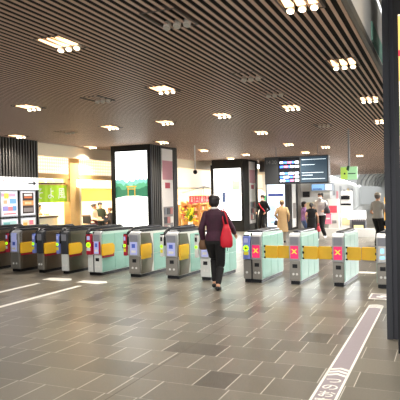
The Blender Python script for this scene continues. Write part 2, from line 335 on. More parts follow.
# ============================================================ TICKET GATES
L = 1.28
def arrow_sign(t, x, z, s, y, lit=True):
    bm = bmesh.new(); disc_y(bm, x, z, s, y - .006, y); g = link('arrow_disc', bm, green, t)
    bm = bmesh.new(); prism_y(bm, [(x - s * .6, z), (x, z + s * .55), (x, z + s * .2), (x + s * .55, z + s * .2), (x + s * .55, z - s * .2), (x, z - s * .2), (x, z - s * .55)], y - .009, y - .006)
    link('arrow', bm, black, g)
def gate(x, w, label, side, lowm, headm, card=None, flag=None, cross=False, pad=False, flap=None, rail=False, twin=False, win=True, mixed=False):
    t = thing('ticket_gate', label, 'ticket gate', (x, 9.85, 0), math.radians(-3.3), 'ticket gates in the row')
    h = w / 2
    bm = bmesh.new(); box(bm, -h + .015, h - .015, .04, L - .03, 0, .06); link('plinth', bm, black, t)
    # body: side view with raked nose and rounded back
    prof = [(.05, .06), (L - .03, .06), (L, .1), (L, .82), (L - .05, .9), (.1, .93), (.02, .86), (.03, .5)]
    bm = bmesh.new(); prism_x(bm, prof, -h, h); bmesh.ops.bevel(bm, geom=bm.edges[:], offset=.008, segments=1, affect='EDGES')
    link('body', bm, mat('mint_white', (206, 232, 224), .3) if side is mint else side, t)
    for s in (-1, 1):
        xs = s * (h + .004)
        if mixed:
            bm = bmesh.new(); prism_x(bm, [(.05, .07), (.42, .07), (.5, .3), (.5, .62), (.4, .88), (.05, .9)], xs - .008, xs + .008); link('side_cover', bm, dsteel, t)
            rs = ((.54, 1.25),)
        elif side is mint: rs = ((.06, .5), (.51, .9), (.91, 1.25))
        else: rs = ((.1, 1.22),)
        for y0, y1 in rs:
            for z0, z1 in ((.08, .44), (.45, .86)) if side is mint or mixed else ((.08, .86),):
                bm = bmesh.new(); box(bm, xs - .005, xs + .005, y0, y1, z0, z1, bev=.003)
                link('side_panel', bm, mint if (side is mint or mixed) else dsteel, t)
        if side is mint:
            bm = bmesh.new(); box(bm, xs - .012, xs + .012, .78, .795, .5, .58); link('panel_handle', bm, charcoal, t)
    # head with slanted face
    hx0, hx1 = (-.02 if twin else -h), h
    bm = bmesh.new(); prism_x(bm, [(-.01, .43), (.1, .43), (.12, .93), (.07, .935), (.02, .9), (-.012, .86)], hx0, hx1); bmesh.ops.bevel(bm, geom=bm.edges[:], offset=.006, segments=1, affect='EDGES')
    link('head', bm, headm, t)
    cx = (hx0 + hx1) / 2; hw = (hx1 - hx0) / 2
    BX('sensor_window', mat('sensor_glass', (150, 152, 160), .2), t, cx - hw * .72, cx + hw * .72, -.018, -.008, .72, .86)
    if cross:
        BX('lit_panel', pink, t, cx - hw * .72, cx + hw * .72, -.02, -.008, .47, .7)
        bm = bmesh.new(); zc = .6; s_ = hw * .42; tk = .012
        for sg in (-1, 1): prism_y(bm, [(cx - s_ - tk, zc - sg * s_), (cx - s_ + tk, zc - sg * s_), (cx + s_ + tk, zc + sg * s_), (cx + s_ - tk, zc + sg * s_)], -.026, -.02)
        link('cross_mark', bm, orange, t)
    elif card is not None:
        BX('notice_card', card, t, cx - hw * .62, cx + hw * .62, -.02, -.008, .46, .88 if side is dsteel else .72)
        BX('card_print', mat('card_print_blue', (84, 110, 214), .5) if card is not white else blueicon, t, cx - hw * .3, cx + hw * .3, -.024, -.02, .6, .68)
        BX('card_print', white if card is not white else blueicon, t, cx - hw * .4, cx + hw * .4, -.024, -.02, .5, .55)
    if label.startswith('white ticket'): BX('red_border', redf, t, hx0, hx1, -.016, -.006, .45, .71)
    # lower front
    fx0 = (.0 if twin else -h + .006)
    BX('front_panel', lowm, t, fx0, h - .006, .0, .06, .07, .425, bev=.006)
    cx2 = (fx0 + h) / 2
    if win: BX('card_window', black, t, cx2 - .045, cx2 + .045, -.008, .002, .3, .37, bev=.004)
    bm = bmesh.new()
    for sx in ((-.03, .035) if w < .24 or twin else (-.045, .045)):
        disc_y(bm, cx2 + sx, .19, .022, -.006, .002, 0, 14)
    n = link('number_badge', bm, white, t)
    if twin:
        BX('front_panel', lowm, t, -h + .006, -.022, .0, .06, .07, .425, bev=.006)
        BX('divider', black, t, -.022, -.002, -.002, .05, .06, .92)
        bm = bmesh.new(); disc_y(bm, -h / 2 - .02, .19, .024, -.006, .002, 0, 14); link('number_badge', bm, white, t)
    # top
    bm = bmesh.new(); box(bm, -h + (.0 if rail else .03), h - (.0 if rail else .03), .1 if rail else .16, L - (.02 if rail else .12), .9, .965 if rail else .955, bev=.018); link('top_plate', bm, black, t)
    bm = bmesh.new(); box(bm, -h + .05, h - .05, .1, .3, .93, .962, bev=.01); link('reader_pad', bm, charcoal if side is mint else silver, t)
    if rail:
        bm = bmesh.new(); r_ = .036
        tube(bm, [(-h - .01, .0, .66), (-h - .01, -.005, .8), (-h - .01, .03, .9), (-h + .0, .12, .965), (-h + .02, .3, .985), (-h + .02, L - .1, .985), (-h + .02, L, .93)], r_, 10)
        link('guard_rail', bm, black, t, True)
    if flag is not None:
        fm, kind = flag; fw = .075 if not twin else .13
        fx1 = (-h - .012) if not twin else -.03; fx = fx1 - fw * .5 - (0 if not twin else 0)
        bm = bmesh.new(); box(bm, fx1 - fw, fx1, -.06, .01, .44, .87, bev=.012); f_ = link('sign_flag', bm, fm, t)
        BX('flag_cap', black, f_, fx1 - fw * .9, fx1 - fw * .1, -.05, .0, .865, .89)
        arrow_sign(f_, fx, .645, fw * .42, -.06)
        BX('flag_label', yel2 if kind == 'y' else white, f_, fx - fw * .36, fx + fw * .36, -.066, -.058, .52, .585)
        BX('flag_card', lilac if fm is not white else black, f_, fx - fw * .28, fx + fw * .28, -.066, -.058, .75, .83)
    if pad:
        bm = bmesh.new(); box(bm, h + .01, h + .045, .03, .38 if mixed else .43, .37, .56, bev=.01); link('flap_base', bm, yellow if mixed else redp, t)
        bm = bmesh.new(); prism_x(bm, [(.0, .42), (.36, .42), (.43, .47), (.43, .61), (.37, .66), (.0, .66)] if not mixed else [(.0, .45), (.38, .45), (.38, .67), (.0, .67)], h + .02, h + .06); bmesh.ops.bevel(bm, geom=bm.edges[:], offset=.008, segments=2, affect='EDGES')
        link('folded_flap', bm, yellow, t)
    if flap:
        for s, ln in flap:
            bm = bmesh.new(); x0 = s * (h + .02); x1 = s * (h + ln)
            prism_y(bm, [(x0, .455), (x1 - s * .015, .455), (x1, .475), (x1, .66), (x1 - s * .015, .685), (x0, .685)], .13, .15)
            bmesh.ops.bevel(bm, geom=bm.edges[:], offset=.004, segments=1, affect='EDGES'); link('flap', bm, yellow, t)
            for z0, z1 in ((.66, .69), (.55, .59), (.45, .48)): BX('hinge', black, t, min(s * h, s * (h + .04)), max(s * h, s * (h + .04)), .12, .16, z0, z1)
    return t
lowsteel = mat('steel_front', (150, 146, 138), .35, .5); loww = mat('white_front', (226, 230, 226), .35)
lilh = mat('blue_flag', (130, 148, 232), .45); redf = mat('red_flag', (186, 26, 56), .45)
gate(-9.7, .24, 'brown steel ticket gate at the left edge, the farthest left', dsteel, lowsteel, silver, lilac, None, pad=True, rail=True)
gate(-8.87, .26, 'brown steel ticket gate with pale blue card, second from the left edge', dsteel, lowsteel, silver, lilac, (redf, 'w'), pad=True, rail=True, win=False)
gate(-8.16, .17, 'narrow brown steel ticket gate with blue arrow flag, third from the left edge', dsteel, lowsteel, charcoal, None, (lilh, 'y'), pad=True, rail=True, win=False)
gate(-7.5, .18, 'brown steel ticket gate with blue arrow flag just left of the white gate', dsteel, loww, charcoal, None, (lilh, 'y'), pad=True, rail=True, win=False)
gate(-6.74, .34, 'white ticket gate with wide double front and red arrow flag', mint, loww, silver, lilac, (redf, 'w'), pad=True, rail=True, twin=True)
gate(-5.77, .27, 'dark steel ticket gate with red arrow flag, right of the white gate', white, lowsteel, silver, lilac, (redf, 'y'), pad=True, rail=True, mixed=True)
gate(-4.92, .28, 'dark steel ticket gate with white arrow flag left of the walking woman', white, lowsteel, silver, lilac, (white, 'y'), pad=True, rail=True, mixed=True)
gate(-4.2, .22, 'pale green ticket gate half hidden behind the walking woman', mint, loww, silver, lilac, (white, 'w'), flap=None)
gate(-3.25, .36, 'pale green ticket gate with blue arrow flag and red cross panel', mint, lowsteel, silver, None, (lilh, 'y'), cross=True, twin=True, flap=((1, .27),))
gate(-2.45, .2, 'pale green ticket gate with red cross panel, between the blue-flagged gate and the next', mint, lowsteel, silver, None, None, cross=True, flap=((-1, .27), (1, .29)))
gate(-1.68, .2, 'pale green ticket gate with red cross panel, second from the dark pillar', mint, lowsteel, silver, None, None, cross=True, flap=((-1, .29), (1, .27)))
gate(-.94, .2, 'pale green ticket gate with white and blue panel, beside the dark pillar', mint, lowsteel, silver, white, None, flap=((-1, .27),))

# ============================================================ PILLARS
def pillar(x1, y0, w, d, H, label, kind):
    t = thing('advertising_pillar', label, 'pillar', (x1 - w / 2, y0, 0), 0, None)
    h = w / 2
    bm = bmesh.new(); box(bm, -h + .04, h - .04, .05, d, 0, CH)
    link('core', bm, black, t)
    bm = bmesh.new(); sw = .14
    for a in ((-h, -h + sw, 0, H), (h - sw * .85, h, 0, H), (-h + sw, h - sw * .85, H - .18, H), (-h + sw, h - sw * .85, 0, .5)): box(bm, a[0], a[1], 0, .08, a[2], a[3])
    link('screen_frame', bm, black, t)
    bm = bmesh.new(); n = 5
    for k in range(n): box(bm, h - .04, h + .01, .1 + k * d * .07, .1 + k * d * .07 + .05, 0, CH)
    for k in range(3): box(bm, h - .04, h + .01, d * .84 + k * d * .055, d * .84 + k * d * .055 + .05, 0, CH)
    link('rib_cladding', bm, mat('dark_rib', (72, 70, 66)), t)
    s = BX('display_panel', mat('white_side_panel', (246, 240, 234), .5), t, h - .04, h + .004, d * .4, d * .8, .3, CH - .08)
    BX('pink_header', mat('pink_header', (214, 150, 160), .5), s, h, h + .008, d * .41, d * .79, 2.15, 2.75)
    BX('red_notice', mat('red_notice', (190, 60, 80), .5), s, h, h + .01, d * .5, d * .68, 1.88, 2.06)
    bm = bmesh.new(); box(bm, h, h + .01, d * .42, d * .78, .45, 1.3); nk = link('niche', bm, mat('niche_grey', (150, 144, 140), .5), s)
    random.seed(int(x1 * 10)); k = 0
    for zz in (.5, .78, 1.06):
        for q in range(3):
            BX('leaflet', mat('leaflet_%d' % (k % 4), [(190, 120, 116), (240, 235, 225), (120, 124, 130), (70, 66, 70)][k % 4]), nk, h + .01, h + .03, d * (.44 + q * .11), d * (.53 + q * .11), zz, zz + .2); k += 1
    return t, h, H
# first pillar: shrine avenue picture
t, h, H_ = pillar(-7.97, 14.68, 1.38, 1.85, CH, 'black ribbed pillar with a screen showing a torii among green trees', 'a')
scr = BX('screen', mat('screen_white', (250, 252, 250), .3, emit=1.6), t, -h + .14, h - .12, .03, .04, .5, CH - .18)
sm = [mat('scr_g1', (120, 190, 175), .5, emit=.55), mat('scr_g2', (90, 170, 130), .5, emit=.4), mat('scr_g3', (60, 130, 100), .5, emit=.3)]
random.seed(3)
lo, hi = -h + .14, h - .12
for k in range(3):
    bm = bmesh.new(); top = []; n = 16
    base = [1.62, 1.72, 1.6][k]; tp = [2.12, 1.98, 1.86][k]
    for i in range(n + 1):
        u = i / n; e = abs(u - .52) * 2
        top.append((lo + (hi - lo) * u, tp + random.uniform(-.06, .06) + .06 * e))
    bot = [(lo + (hi - lo) * u, base - .12 * abs(u - .52) * 2) for u in (1, .52, 0)]
    prism_y(bm, top + bot, .026 - k * .003, .03 - k * .003); link('screen_trees', bm, sm[k], scr)
bm = bmesh.new(); c = lo + (hi - lo) * .5
prism_y(bm, [(lo, .5), (hi, .5), (hi, 1.62), (c + .2, 1.66), (c - .2, 1.66), (lo, 1.6)], .014, .018); link('screen_path', bm, mat('screen_path', (250, 250, 244), .5, emit=1.5), scr)
bm = bmesh.new(); gy = (.008, .012)
for a in ((c - .13, c - .105, 1.65, 1.92), (c + .105, c + .13, 1.65, 1.92), (c - .17, c + .17, 1.93, 1.965), (c - .14, c + .14, 1.86, 1.88)): box(bm, a[0], a[1], *gy, a[2], a[3])
link('screen_torii', bm, mat('torii_gold', (226, 170, 60), .5, emit=.5), scr)
# second pillar
t, h, H_ = pillar(-7.99, 23.2, 1.55, 2.1, 2.98, 'black ribbed pillar with a glaring white map screen behind the walking woman', 'b')
scr = BX('screen', mat('screen_white', (250, 252, 250)), t, -h + .14, h - .12, .03, .04, .5, 2.8)
for a, c_, nm in (((-.45, .3, 2.2, 2.23), (90, 120, 90), 'map_line'), ((-.4, .1, 2.08, 2.1), (90, 120, 90), 'map_line'), ((.25, .6, 1.85, 2.25), (150, 210, 150), 'map_green'), ((-.55, -.1, 1.8, 1.84), (170, 120, 160), 'map_line'), ((-.1, .6, 1.5, 1.75), (236, 210, 236), 'map_block'), ((-.25, -.1, 1.3, 1.75), (70, 90, 130), 'map_block')):
    BX(nm, mat(nm + str(c_[0]), c_, .5, emit=.22), scr, a[0], a[1], .026, .03, a[2], a[3])
# third pillar with station map
t = thing('map_pillar', 'dark pillar carrying a pale blue guide map, behind the beige coat', 'pillar', (-6.75, 24.2, 0))
BX('core', black, t, -.5, .56, .06, 1.5, 0, CH); BX('frame', charcoal, t, -.53, .56, 0, .07, 0, 2.6)
BX('side_panel', white, t, .555, .57, .4, 1.1, .1, 2.6); BX('niche', mat('niche_grey', (150, 144, 140), .5), t, .568, .58, .5, 1.0, .5, 1.2)
mp = BX('map_panel', mat('map_blue_white', (222, 236, 250), .4, emit=.8), t, -.47, .34, -.02, 0, .15, 2.2)
BX('map_header', bluec, mp, -.42, .28, -.028, -.02, 1.52, 1.64)
for k, (a, c_) in enumerate((((-.4, -.1, .5, 1.1), (170, 200, 236)), ((0, .25, .9, 1.35), (196, 214, 240)), ((-.35, .2, .3, .42), (150, 180, 226)), ((-.1, .06, .6, 1.4), (214, 226, 240)))):
    BX('map_block', mat('mapb%d' % k, c_, .5, emit=.5), mp, a[0], a[1], -.026, -.02, a[2], a[3])

# near dark pillar at right
t = thing('dark_pillar', 'tall dark pillar close at the right edge of the picture', 'pillar', (-.5, 6.5, 0))
BX('edge_post', charcoal, t, -.085, -.02, 0, .1, .0, 3.98); BX('cladding', bluegrey, t, -.02, .9, .02, .8, .0, 3.98)
t = thing('poster_light_box', 'black framed lit poster stand at the right edge in front of the dark pillar', 'poster stand', (-.37, 5.92, 0))
BX('frame', black, t, -.06, .8, .04, .12, .0, 3.95)
BX('poster', mat('poster_cream', (252, 226, 190), .4, emit=.7), t, -.01, .75, .03, .041, 1.0, 3.42)
bm = bmesh.new(); box(bm, -.01, .04, .02, .031, 2.75, 3.4); link('poster_band', bm, mat('poster_gold', (250, 210, 120), .4, emit=.4), t)
BX('poster_band', mat('poster_red', (226, 60, 80), .4, emit=.5), t, -.01, .2, .019, .03, 3.0, 3.06)
BX('poster_band', mat('poster_green', (200, 214, 150), .4, emit=.3), t, -.01, .2, .019, .03, 2.2, 2.5)

# ============================================================ HANGING SIGNS
t = thing('departure_board', 'black hanging train departure board with two lit displays', 'sign', (-4.38, 18, 0))
bm = bmesh.new(); box(bm, -1.06, 1.06, 0, .3, 1.95, 2.86, bev=.015); link('casing', bm, mat('board_case', (70, 72, 74), .4), t)
for sx in (-.7, .7):
    bm = bmesh.new(); tube(bm, [(sx, .15, 2.85), (sx, .15, CH + .02)], .012, 8); link('hanger', bm, grey, t)
text('14:20', .17, mat('board_text_grey', (150, 152, 150), .5), 'clock_text', t, T(-.83, -.004, 2.68) @ FRONT)
led = [mat('led_white', (240, 244, 255), .4, emit=1.5), mat('led_blue', (70, 120, 240), .4, emit=1.3), mat('led_red', (230, 120, 150), .4, emit=.8)]
d_ = BX('display', mat('display_black', (10, 12, 18), .15), t, -.58, .13, -.012, 0, 1.99, 2.82)
random.seed(5)
for r_, z in enumerate((2.66, 2.52, 2.3, 2.18, 2.06)):
    x_ = -.53; k = 0
    while x_ < -.08:
        w_ = random.uniform(.05, .14); BX('lit_text', led[(0, 1, 2, 1, 0)[(r_ + k) % 5] if k else (1 if r_ in (1, 3) else 0)], d_, x_, min(x_ + w_, -.06), -.018, -.012, z - .035, z + .035); x_ += w_ + .02; k += 1
    BX('lit_text', led[0], d_, -.03, .1, -.018, -.012, z - .035, z + .035)
d_ = BX('display', mat('display_glare', (46, 62, 74), .12, emit=.5), t, .16, 1.02, -.012, 0, 1.99, 2.82)
for z, a, b in ((2.56, .2, .62), (2.73, .2, .98), (2.3, .2, .9), (2.22, .2, .55), (2.1, .2, .95)):
    BX('lit_text', mat('led_pale', (200, 216, 226), .4, emit=.7), d_, a, b, -.018, -.012, z - .008, z + .008)
t = thing('hanging_sign', 'green hanging direction sign on a single stem', 'sign', (-2.09, 14, 0))
bm = bmesh.new(); box(bm, -.2, .2, 0, .08, 1.95, 2.27, bev=.01); link('sign_box', bm, mat('green_sign', (160, 210, 160), .4, emit=.2), t)
BX('sign_end', mat('lime_sign', (176, 210, 90), .4, emit=.2), t, -.195, -.03, -.006, .0, 1.965, 2.255)
BX('stem', grey, t, -.02, .02, .02, .06, 2.27, CH + .02)
bm = bmesh.new(); prism_y(bm, [(-.06, 2.2), (.0, 2.16), (.02, 2.28), (-.03, 2.3)], -.012, -.006); box(bm, -.12, -.08, -.012, -.006, 2.08, 2.12); box(bm, -.02, .16, -.012, -.006, 2.09, 2.11); link('pictogram', bm, mat('sign_ink', (30, 70, 40)), t)
t = thing('hanging_sensor', 'thin white rod with a small dark camera hanging between the bright screens', 'camera', (-7.1, 16, 0))
BX('rod', white, t, -.015, .015, -.015, .015, 2.42, CH + .02); bm = bmesh.new(); ball(bm, (0, 0, 2.37), .07); link('camera_dome', bm, black, t, True)
t = thing('exit_sign', 'small green exit sign beside the guard', 'sign', (-7.55, 25.0, 0)); BX('sign_face', mat('exit_green', (90, 190, 120), .4, emit=.6), t, -.14, .14, 0, .05, 1.35, 1.55); BX('casing', white, t, -.16, .16, .02, .09, 1.33, 1.57); BX('post', grey, t, -.02, .02, .03, .07, 0, 1.33)

# ============================================================ LEFT WALL SIGNS AND POSTERS
t = thing('direction_sign', 'long white direction sign with black arrow on the ribbed left wall', 'sign', (-9.99, 0, 0))
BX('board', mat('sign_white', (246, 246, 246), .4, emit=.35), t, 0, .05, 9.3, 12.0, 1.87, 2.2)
bm = bmesh.new(); prism_x(bm, [(11.6, 2.03), (11.8, 2.03), (11.8, 1.98), (11.9, 2.045), (11.8, 2.11), (11.8, 2.06), (11.6, 2.06)], .05, .056); link('arrow', bm, black, t)
random.seed(9); bm = bmesh.new()
for z, s_ in ((2.1, .03), (2.0, .022)):
    y = 9.4
    while y < 11.45:
        w_ = random.uniform(.03, .09); box(bm, .05, .055, y, y + w_, z - s_ / 2, z + s_ / 2); y += w_ + .05
link('lettering', bm, mat('sign_grey_ink', (150, 148, 150)), t)
def poster(y0, y1, z0, z1, label, cols):
    t = thing('framed_poster', label, 'poster', (-9.99, 0, 0), 0, 'framed posters on the ribbed wall')
    BX('frame', mat('poster_frame_silver', (196, 200, 206), .3, .5), t, 0, .04, y0, y1, z0, z1)
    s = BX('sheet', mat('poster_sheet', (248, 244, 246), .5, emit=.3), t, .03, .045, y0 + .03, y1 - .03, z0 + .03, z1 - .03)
    for k, (a, b, c_, d__, col) in enumerate(cols):
        yy0 = y0 + .03 + (y1 - y0 - .06) * a; yy1 = y0 + .03 + (y1 - y0 - .06) * b; zz0 = z0 + .03 + (z1 - z0 - .06) * c_; zz1 = z0 + .03 + (z1 - z0 - .06) * d__
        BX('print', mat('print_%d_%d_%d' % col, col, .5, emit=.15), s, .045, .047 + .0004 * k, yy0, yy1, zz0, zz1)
sc = [(.0, .9, .8, .95, (226, 170, 200)), (.15, .45, .72, .95, (246, 214, 90)), (.5, .95, .5, .72, (130, 190, 236)), (.1, .35, .5, .66, (246, 190, 150)), (.05, .4, .2, .4, (170, 160, 230)), (.4, .7, .2, .38, (236, 140, 150)), (.7, .95, .2, .4, (110, 170, 226)), (.1, .9, .05, .1, (220, 120, 130))]
poster(9.95, 10.5, 1.2, 1.85, 'white framed poster at the left edge under the direction sign', sc)
poster(10.6, 11.2, 1.2, 1.85, 'framed poster with small pastel pictures under the direction sign', sc)
poster(11.3, 11.87, 1.2, 1.85, 'framed dark poster with orange and white food picture', [(.08, .92, .05, .97, (60, 40, 36)), (.2, .8, .82, .92, (240, 236, 230)), (.2, .8, .72, .8, (230, 120, 60)), (.1, .9, .4, .62, (240, 170, 100)), (.25, .75, .45, .56, (250, 220, 170)), (.15, .85, .12, .3, (150, 140, 136))])
poster(10.6, 11.2, .78, 1.15, 'framed pale green poster in the lower row', [(.05, .95, .1, .9, (190, 230, 226)), (.1, .5, .5, .8, (120, 190, 190)), (.6, .9, .1, .5, (70, 130, 130))])
poster(11.3, 11.87, .78, 1.15, 'framed cream poster with pink blots in the lower row', [(.05, .95, .1, .9, (250, 226, 200)), (.1, .4, .3, .7, (240, 190, 90)), (.55, .85, .5, .85, (240, 130, 150)), (.3, .8, .15, .3, (220, 90, 90))])

# ============================================================ SHOPS AT THE LEFT
def header_mat():
    m = mat('header_lit', (255, 240, 212), .5, emit=.4); nt = m.node_tree; b = nt.nodes['Principled BSDF']
    g = nt.nodes.new('ShaderNodeNewGeometry'); mp_ = nt.nodes.new('ShaderNodeMapping'); mp_.inputs['Rotation'].default_value = (PI / 4, 0, 0)
    ck = nt.nodes.new('ShaderNodeTexChecker'); ck.inputs['Scale'].default_value = 14; ck.inputs['Color1'].default_value = lin((255, 244, 222)); ck.inputs['Color2'].default_value = lin((246, 218, 180))
    nt.links.new(g.outputs['Position'], mp_.inputs[0]); nt.links.new(mp_.outputs[0], ck.inputs['Vector']); nt.links.new(ck.outputs[0], b.inputs['Base Color']); nt.links.new(ck.outputs[0], b.inputs['Emission Color'])
    return m
FX = -10.45
t = thing('storefront', 'tea shop front with patterned lit header and pale wood posts', 'shop front', (FX, 0, 0))
BX('header_light', header_mat(), t, -.06, 0, 12.15, 16.6, 2.36, 2.84)
for y0, y1 in ((14.02, 14.5),): BX('post', wood, t, -.2, .04, y0, y1, 0, 2.9)
BX('post', cream, t, -.1, .02, 14.5, 14.62, 0, 2.0); BX('lintel', wood, t, -.1, .02, 12.12, 16.6, 2.22, 2.36)
BX('dark_return', dwood, t, -.3, 0, 12.12, 12.35, 0, 2.22); BX('dark_lintel', dwood, t, -.25, -.12, 12.35, 14.02, 2.04, 2.1)
bm = bmesh.new()
for k in range(4): box(bm, -.24, -.2, 12.5 + k * .38, 12.75 + k * .38, 2.1, 2.2)
link('header_lamp', bm, mat('header_glow', (255, 220, 140), .5, emit=1), t)
t = thing('noren_curtain', 'bright green shop curtain with white characters', 'curtain', (FX, 0, 0))
for k in range(3):
    bm = bmesh.new(); y0 = 12.38 + k * .545; vs = []
    for i in range(9):
        yy = y0 + i * .0665; vs.append((yy, -.08 + .012 * math.sin(i * 1.7)))
    prism_z(bm, [(b, a) for a, b in vs] + [(b - .006, a) for a, b in vs[::-1]], 1.52, 2.04); link('cloth_panel', bm, mat('lime_cloth', (168, 208, 44), .7, emit=.12), t)
for k, ch in enumerate('そよ風'): text(ch, .36, white, 'character', t, T(-.05, 12.72 + k * .5, 1.76) @ RIGHT)
BX('rod', wood, t, -.09, -.065, 12.3, 14.02, 2.03, 2.055)
t = thing('shop_counter', 'white shop counter with dark top under the green curtain', 'counter', (-10.9, 0, 0))
BX('counter_body', mat('counter_white', (244, 236, 220), .5), t, -.4, 0, 12.7, 14.0, 0, 1.05); BX('counter_top', dwood, t, -.43, .03, 12.65, 14.02, 1.05, 1.1); BX('lower_panel', mat('counter_brown', (120, 96, 80)), t, 0, .02, 12.9, 13.9, .3, .8)
for k in range(4):
    t = thing('display_tray', ['white tray of sweets on the tea shop counter, nearest the ribbed wall', 'second tray of sweets on the tea shop counter', 'third tray of sweets on the tea shop counter', 'tray of sweets on the tea shop counter, nearest the wooden post'][k], 'tray', (-11.1, 12.85 + k * .3, 1.1), 0, 'trays on the tea shop counter')
    BX('tray', white, t, -.12, .12, -.11, .11, 0, .03); bm = bmesh.new()
    for q in range(4): ball(bm, (.0 + .07 * (q % 2) - .035, -.05 + .08 * (q // 2), .06), .035, 1)
    tag(link('sweets', bm, mat('sweets_%d' % (k % 2), [(200, 120, 60), (230, 200, 120)][k % 2]), t))
t = thing('dark_door', 'tall dark shop door beside the green curtain', 'door', (-10.75, 0, 0)); BX('door_leaf', dwood, t, 0, .05, 12.36, 12.8, 0, 1.52); BX('door_handle', steel, t, .05, .09, 12.72, 12.75, .8, 1.1)
t = thing('lantern_sign', 'glowing white box sign on the wooden post', 'sign', (FX, 0, 0)); bm = bmesh.new(); box(bm, -.02, .24, 14.35, 14.95, 1.97, 2.2, bev=.02); link('light_box', bm, mat('lantern_glow', (255, 246, 220), .5, emit=1.6), t); BX('bracket', wood, t, -.02, .1, 14.4, 14.45, 2.2, 2.26)
t = thing('yellow_banner', 'yellow cloth banner hanging over the shop staff', 'banner', (-12.0, 0, 0)); BX('cord', white, t, .01, .02, 16.9, 16.91, 1.97, 3.31); BX('cord', white, t, .01, .02, 18.5, 18.51, 1.97, 3.31); BX('cloth', mat('yellow_cloth', (236, 184, 90), .7), t, 0, .015, 16.4, 18.9, 1.5, 1.95); BX('rod', wood, t, 0, .03, 16.3, 19, 1.95, 1.98)
t = thing('wall_menu', 'pinkish menu sheet on the shop wall left of the yellow banner', 'menu', (-11.8, 0, 0)); BX('sheet', mat('menu_pink', (236, 190, 180), .6), t, 0, .02, 15.4, 16.1, 1.55, 1.95); BX('print', mat('menu_ink', (190, 120, 120)), t, .02, .023, 15.5, 16.0, 1.72, 1.78)
bm = bmesh.new(); box(bm, -12.95, -12.85, 12.4, 16.3, 0, 2.4); struct(link('wall_shop_divider', bm, mat('shop_panel_white', (252, 244, 226), .6)))
t = thing('shop_cabinet', 'low dark cabinet left of the shop staff', 'cabinet', (-11.0, 15.2, 0)); BX('body', dwood, t, -.3, .2, -.5, .35, 0, .72); BX('top', wood, t, -.32, .22, -.52, .37, .72, .76); BX('door', mat('cabinet_door', (80, 58, 46)), t, .2, .215, -.45, .3, .08, .68)
t = thing('shop_cabinet', 'dark counter behind the green-shirted shopkeeper', 'counter', (-11.7, 17.3, 0)); BX('body', black, t, -.25, .2, -.5, .6, 0, .95); BX('top', dwood, t, -.27, .22, -.52, .62, .95, 1.0)
# second shop stretch between pillars
t = thing('storefront', 'bright souvenir shop front between the two screen pillars', 'shop front', (FX, 0, 0))
BX('header_light', mat('header_white', (250, 236, 212), .5, emit=.25), t, -.06, 0, 16.6, 34, 2.0, 2.84); BX('lintel', cream, t, -.08, .02, 16.6, 34, 1.93, 2.0)
for y0 in (16.6, 21.3, 27.5): BX('post', cream, t, -.1, .02, y0, y0 + .15, 0, 2.0)
t = thing('red_banner', 'red shop curtain with white characters behind the woman\'s head', 'banner', (-11.0, 0, 0))
BX('rod', wood, t, -.01, .02, 23.9, 26.6, 1.6, 1.62); BX('cord', white, t, 0, .01, 24.2, 24.21, 1.62, 3.31); BX('cord', white, t, 0, .01, 26.2, 26.21, 1.62, 3.31)
for k in range(4): BX('cloth', mat('red_cloth', (226, 60, 76), .7, emit=.15), t, 0, .01, 24.0 + k * .62, 24.58 + k * .62, 1.25, 1.6)
for k, ch in enumerate('お土産品'): text(ch, .3, white, 'character', t, T(.014, 24.3 + k * .62, 1.43) @ RIGHT)
random.seed(11)
for k in range(10):
    y = 21.6 + k * 1.15; lab = ['nearest the first screen pillar', 'second from the first pillar', 'beside the yellow flowers', 'just right of the yellow flowers', 'left of the red banner', 'under the red banner', 'under the far end of the red banner', 'behind the walking woman\'s shoulder', 'next to the last shop shelf', 'farthest along the shop row'][k]
    t = thing('display_shelf', 'wooden souvenir shelf in the bright shop, ' + lab, 'shelf', (-11.6, y, 0), 0, 'souvenir shelves in the bright shop')
    bm = bmesh.new()
    for z in (.1, .5, .85, 1.15): box(bm, -.2, .2, 0, .95, z, z + .03)
    box(bm, -.2, .2, 0, .03, 0, 1.2); box(bm, -.2, .2, .92, .95, 0, 1.2); link('rack', bm, wood, t)
    for z in (.53, .88, 1.18):
        bm = bmesh.new(); yy = .06
        while yy < .85:
            w_ = random.uniform(.06, .14); box(bm, -.1, .15, yy, yy + w_, z, z + random.uniform(.1, .22), mi=random.randrange(4)); yy += w_ + .02
        o = link('packets', bm, [mat('pk%d' % q, c_) for q, c_ in enumerate(((236, 170, 90), (214, 90, 80), (246, 230, 200), (180, 200, 120)))], t)
t = thing('flower_arrangement', 'tall yellow and green flower arrangement in the bright shop', 'flowers', (-10.9, 23.9, 0))
bm = bmesh.new(); tube(bm, [(0, 0, 0), (0, 0, .2), (0, 0, .4)], [.1, .14, .11], 12); link('vase', bm, white, t)
bm = bmesh.new(); random.seed(2)
for k in range(60): ball(bm, (random.gauss(0, .13), random.gauss(0, .13), random.uniform(.4, 1.05)), random.uniform(.03, .055), 1)
link('blossoms', bm, mat('yellow_bloom', (240, 214, 40)), t)
bm = bmesh.new()
for k in range(30):
    a = random.uniform(0, 6.28); r_ = random.uniform(.1, .3); tube(bm, [(0, 0, .35), (r_ * math.cos(a) * .6, r_ * math.sin(a) * .6, .65), (r_ * math.cos(a), r_ * math.sin(a), random.uniform(.7, 1.2))], [.008, .02, .004], 5)
link('leaves', bm, mat('leaf_green', (110, 140, 40)), t)
# tent-like frame over the shop
t = thing('awning_frame', 'thin dark gabled frame above the souvenir shop', 'frame', (-10.4, 0, 0)); bm = bmesh.new(); tube(bm, [(0, 22.0, 1.75), (0, 24.4, 2.05), (0, 26.8, 1.9)], .02, 6); link('rafter', bm, grey, t); bm = bmesh.new(); tube(bm, [(0, 24.4, 2.05), (0, 24.4, 1.62)], .02, 6); link('post', bm, grey, t)

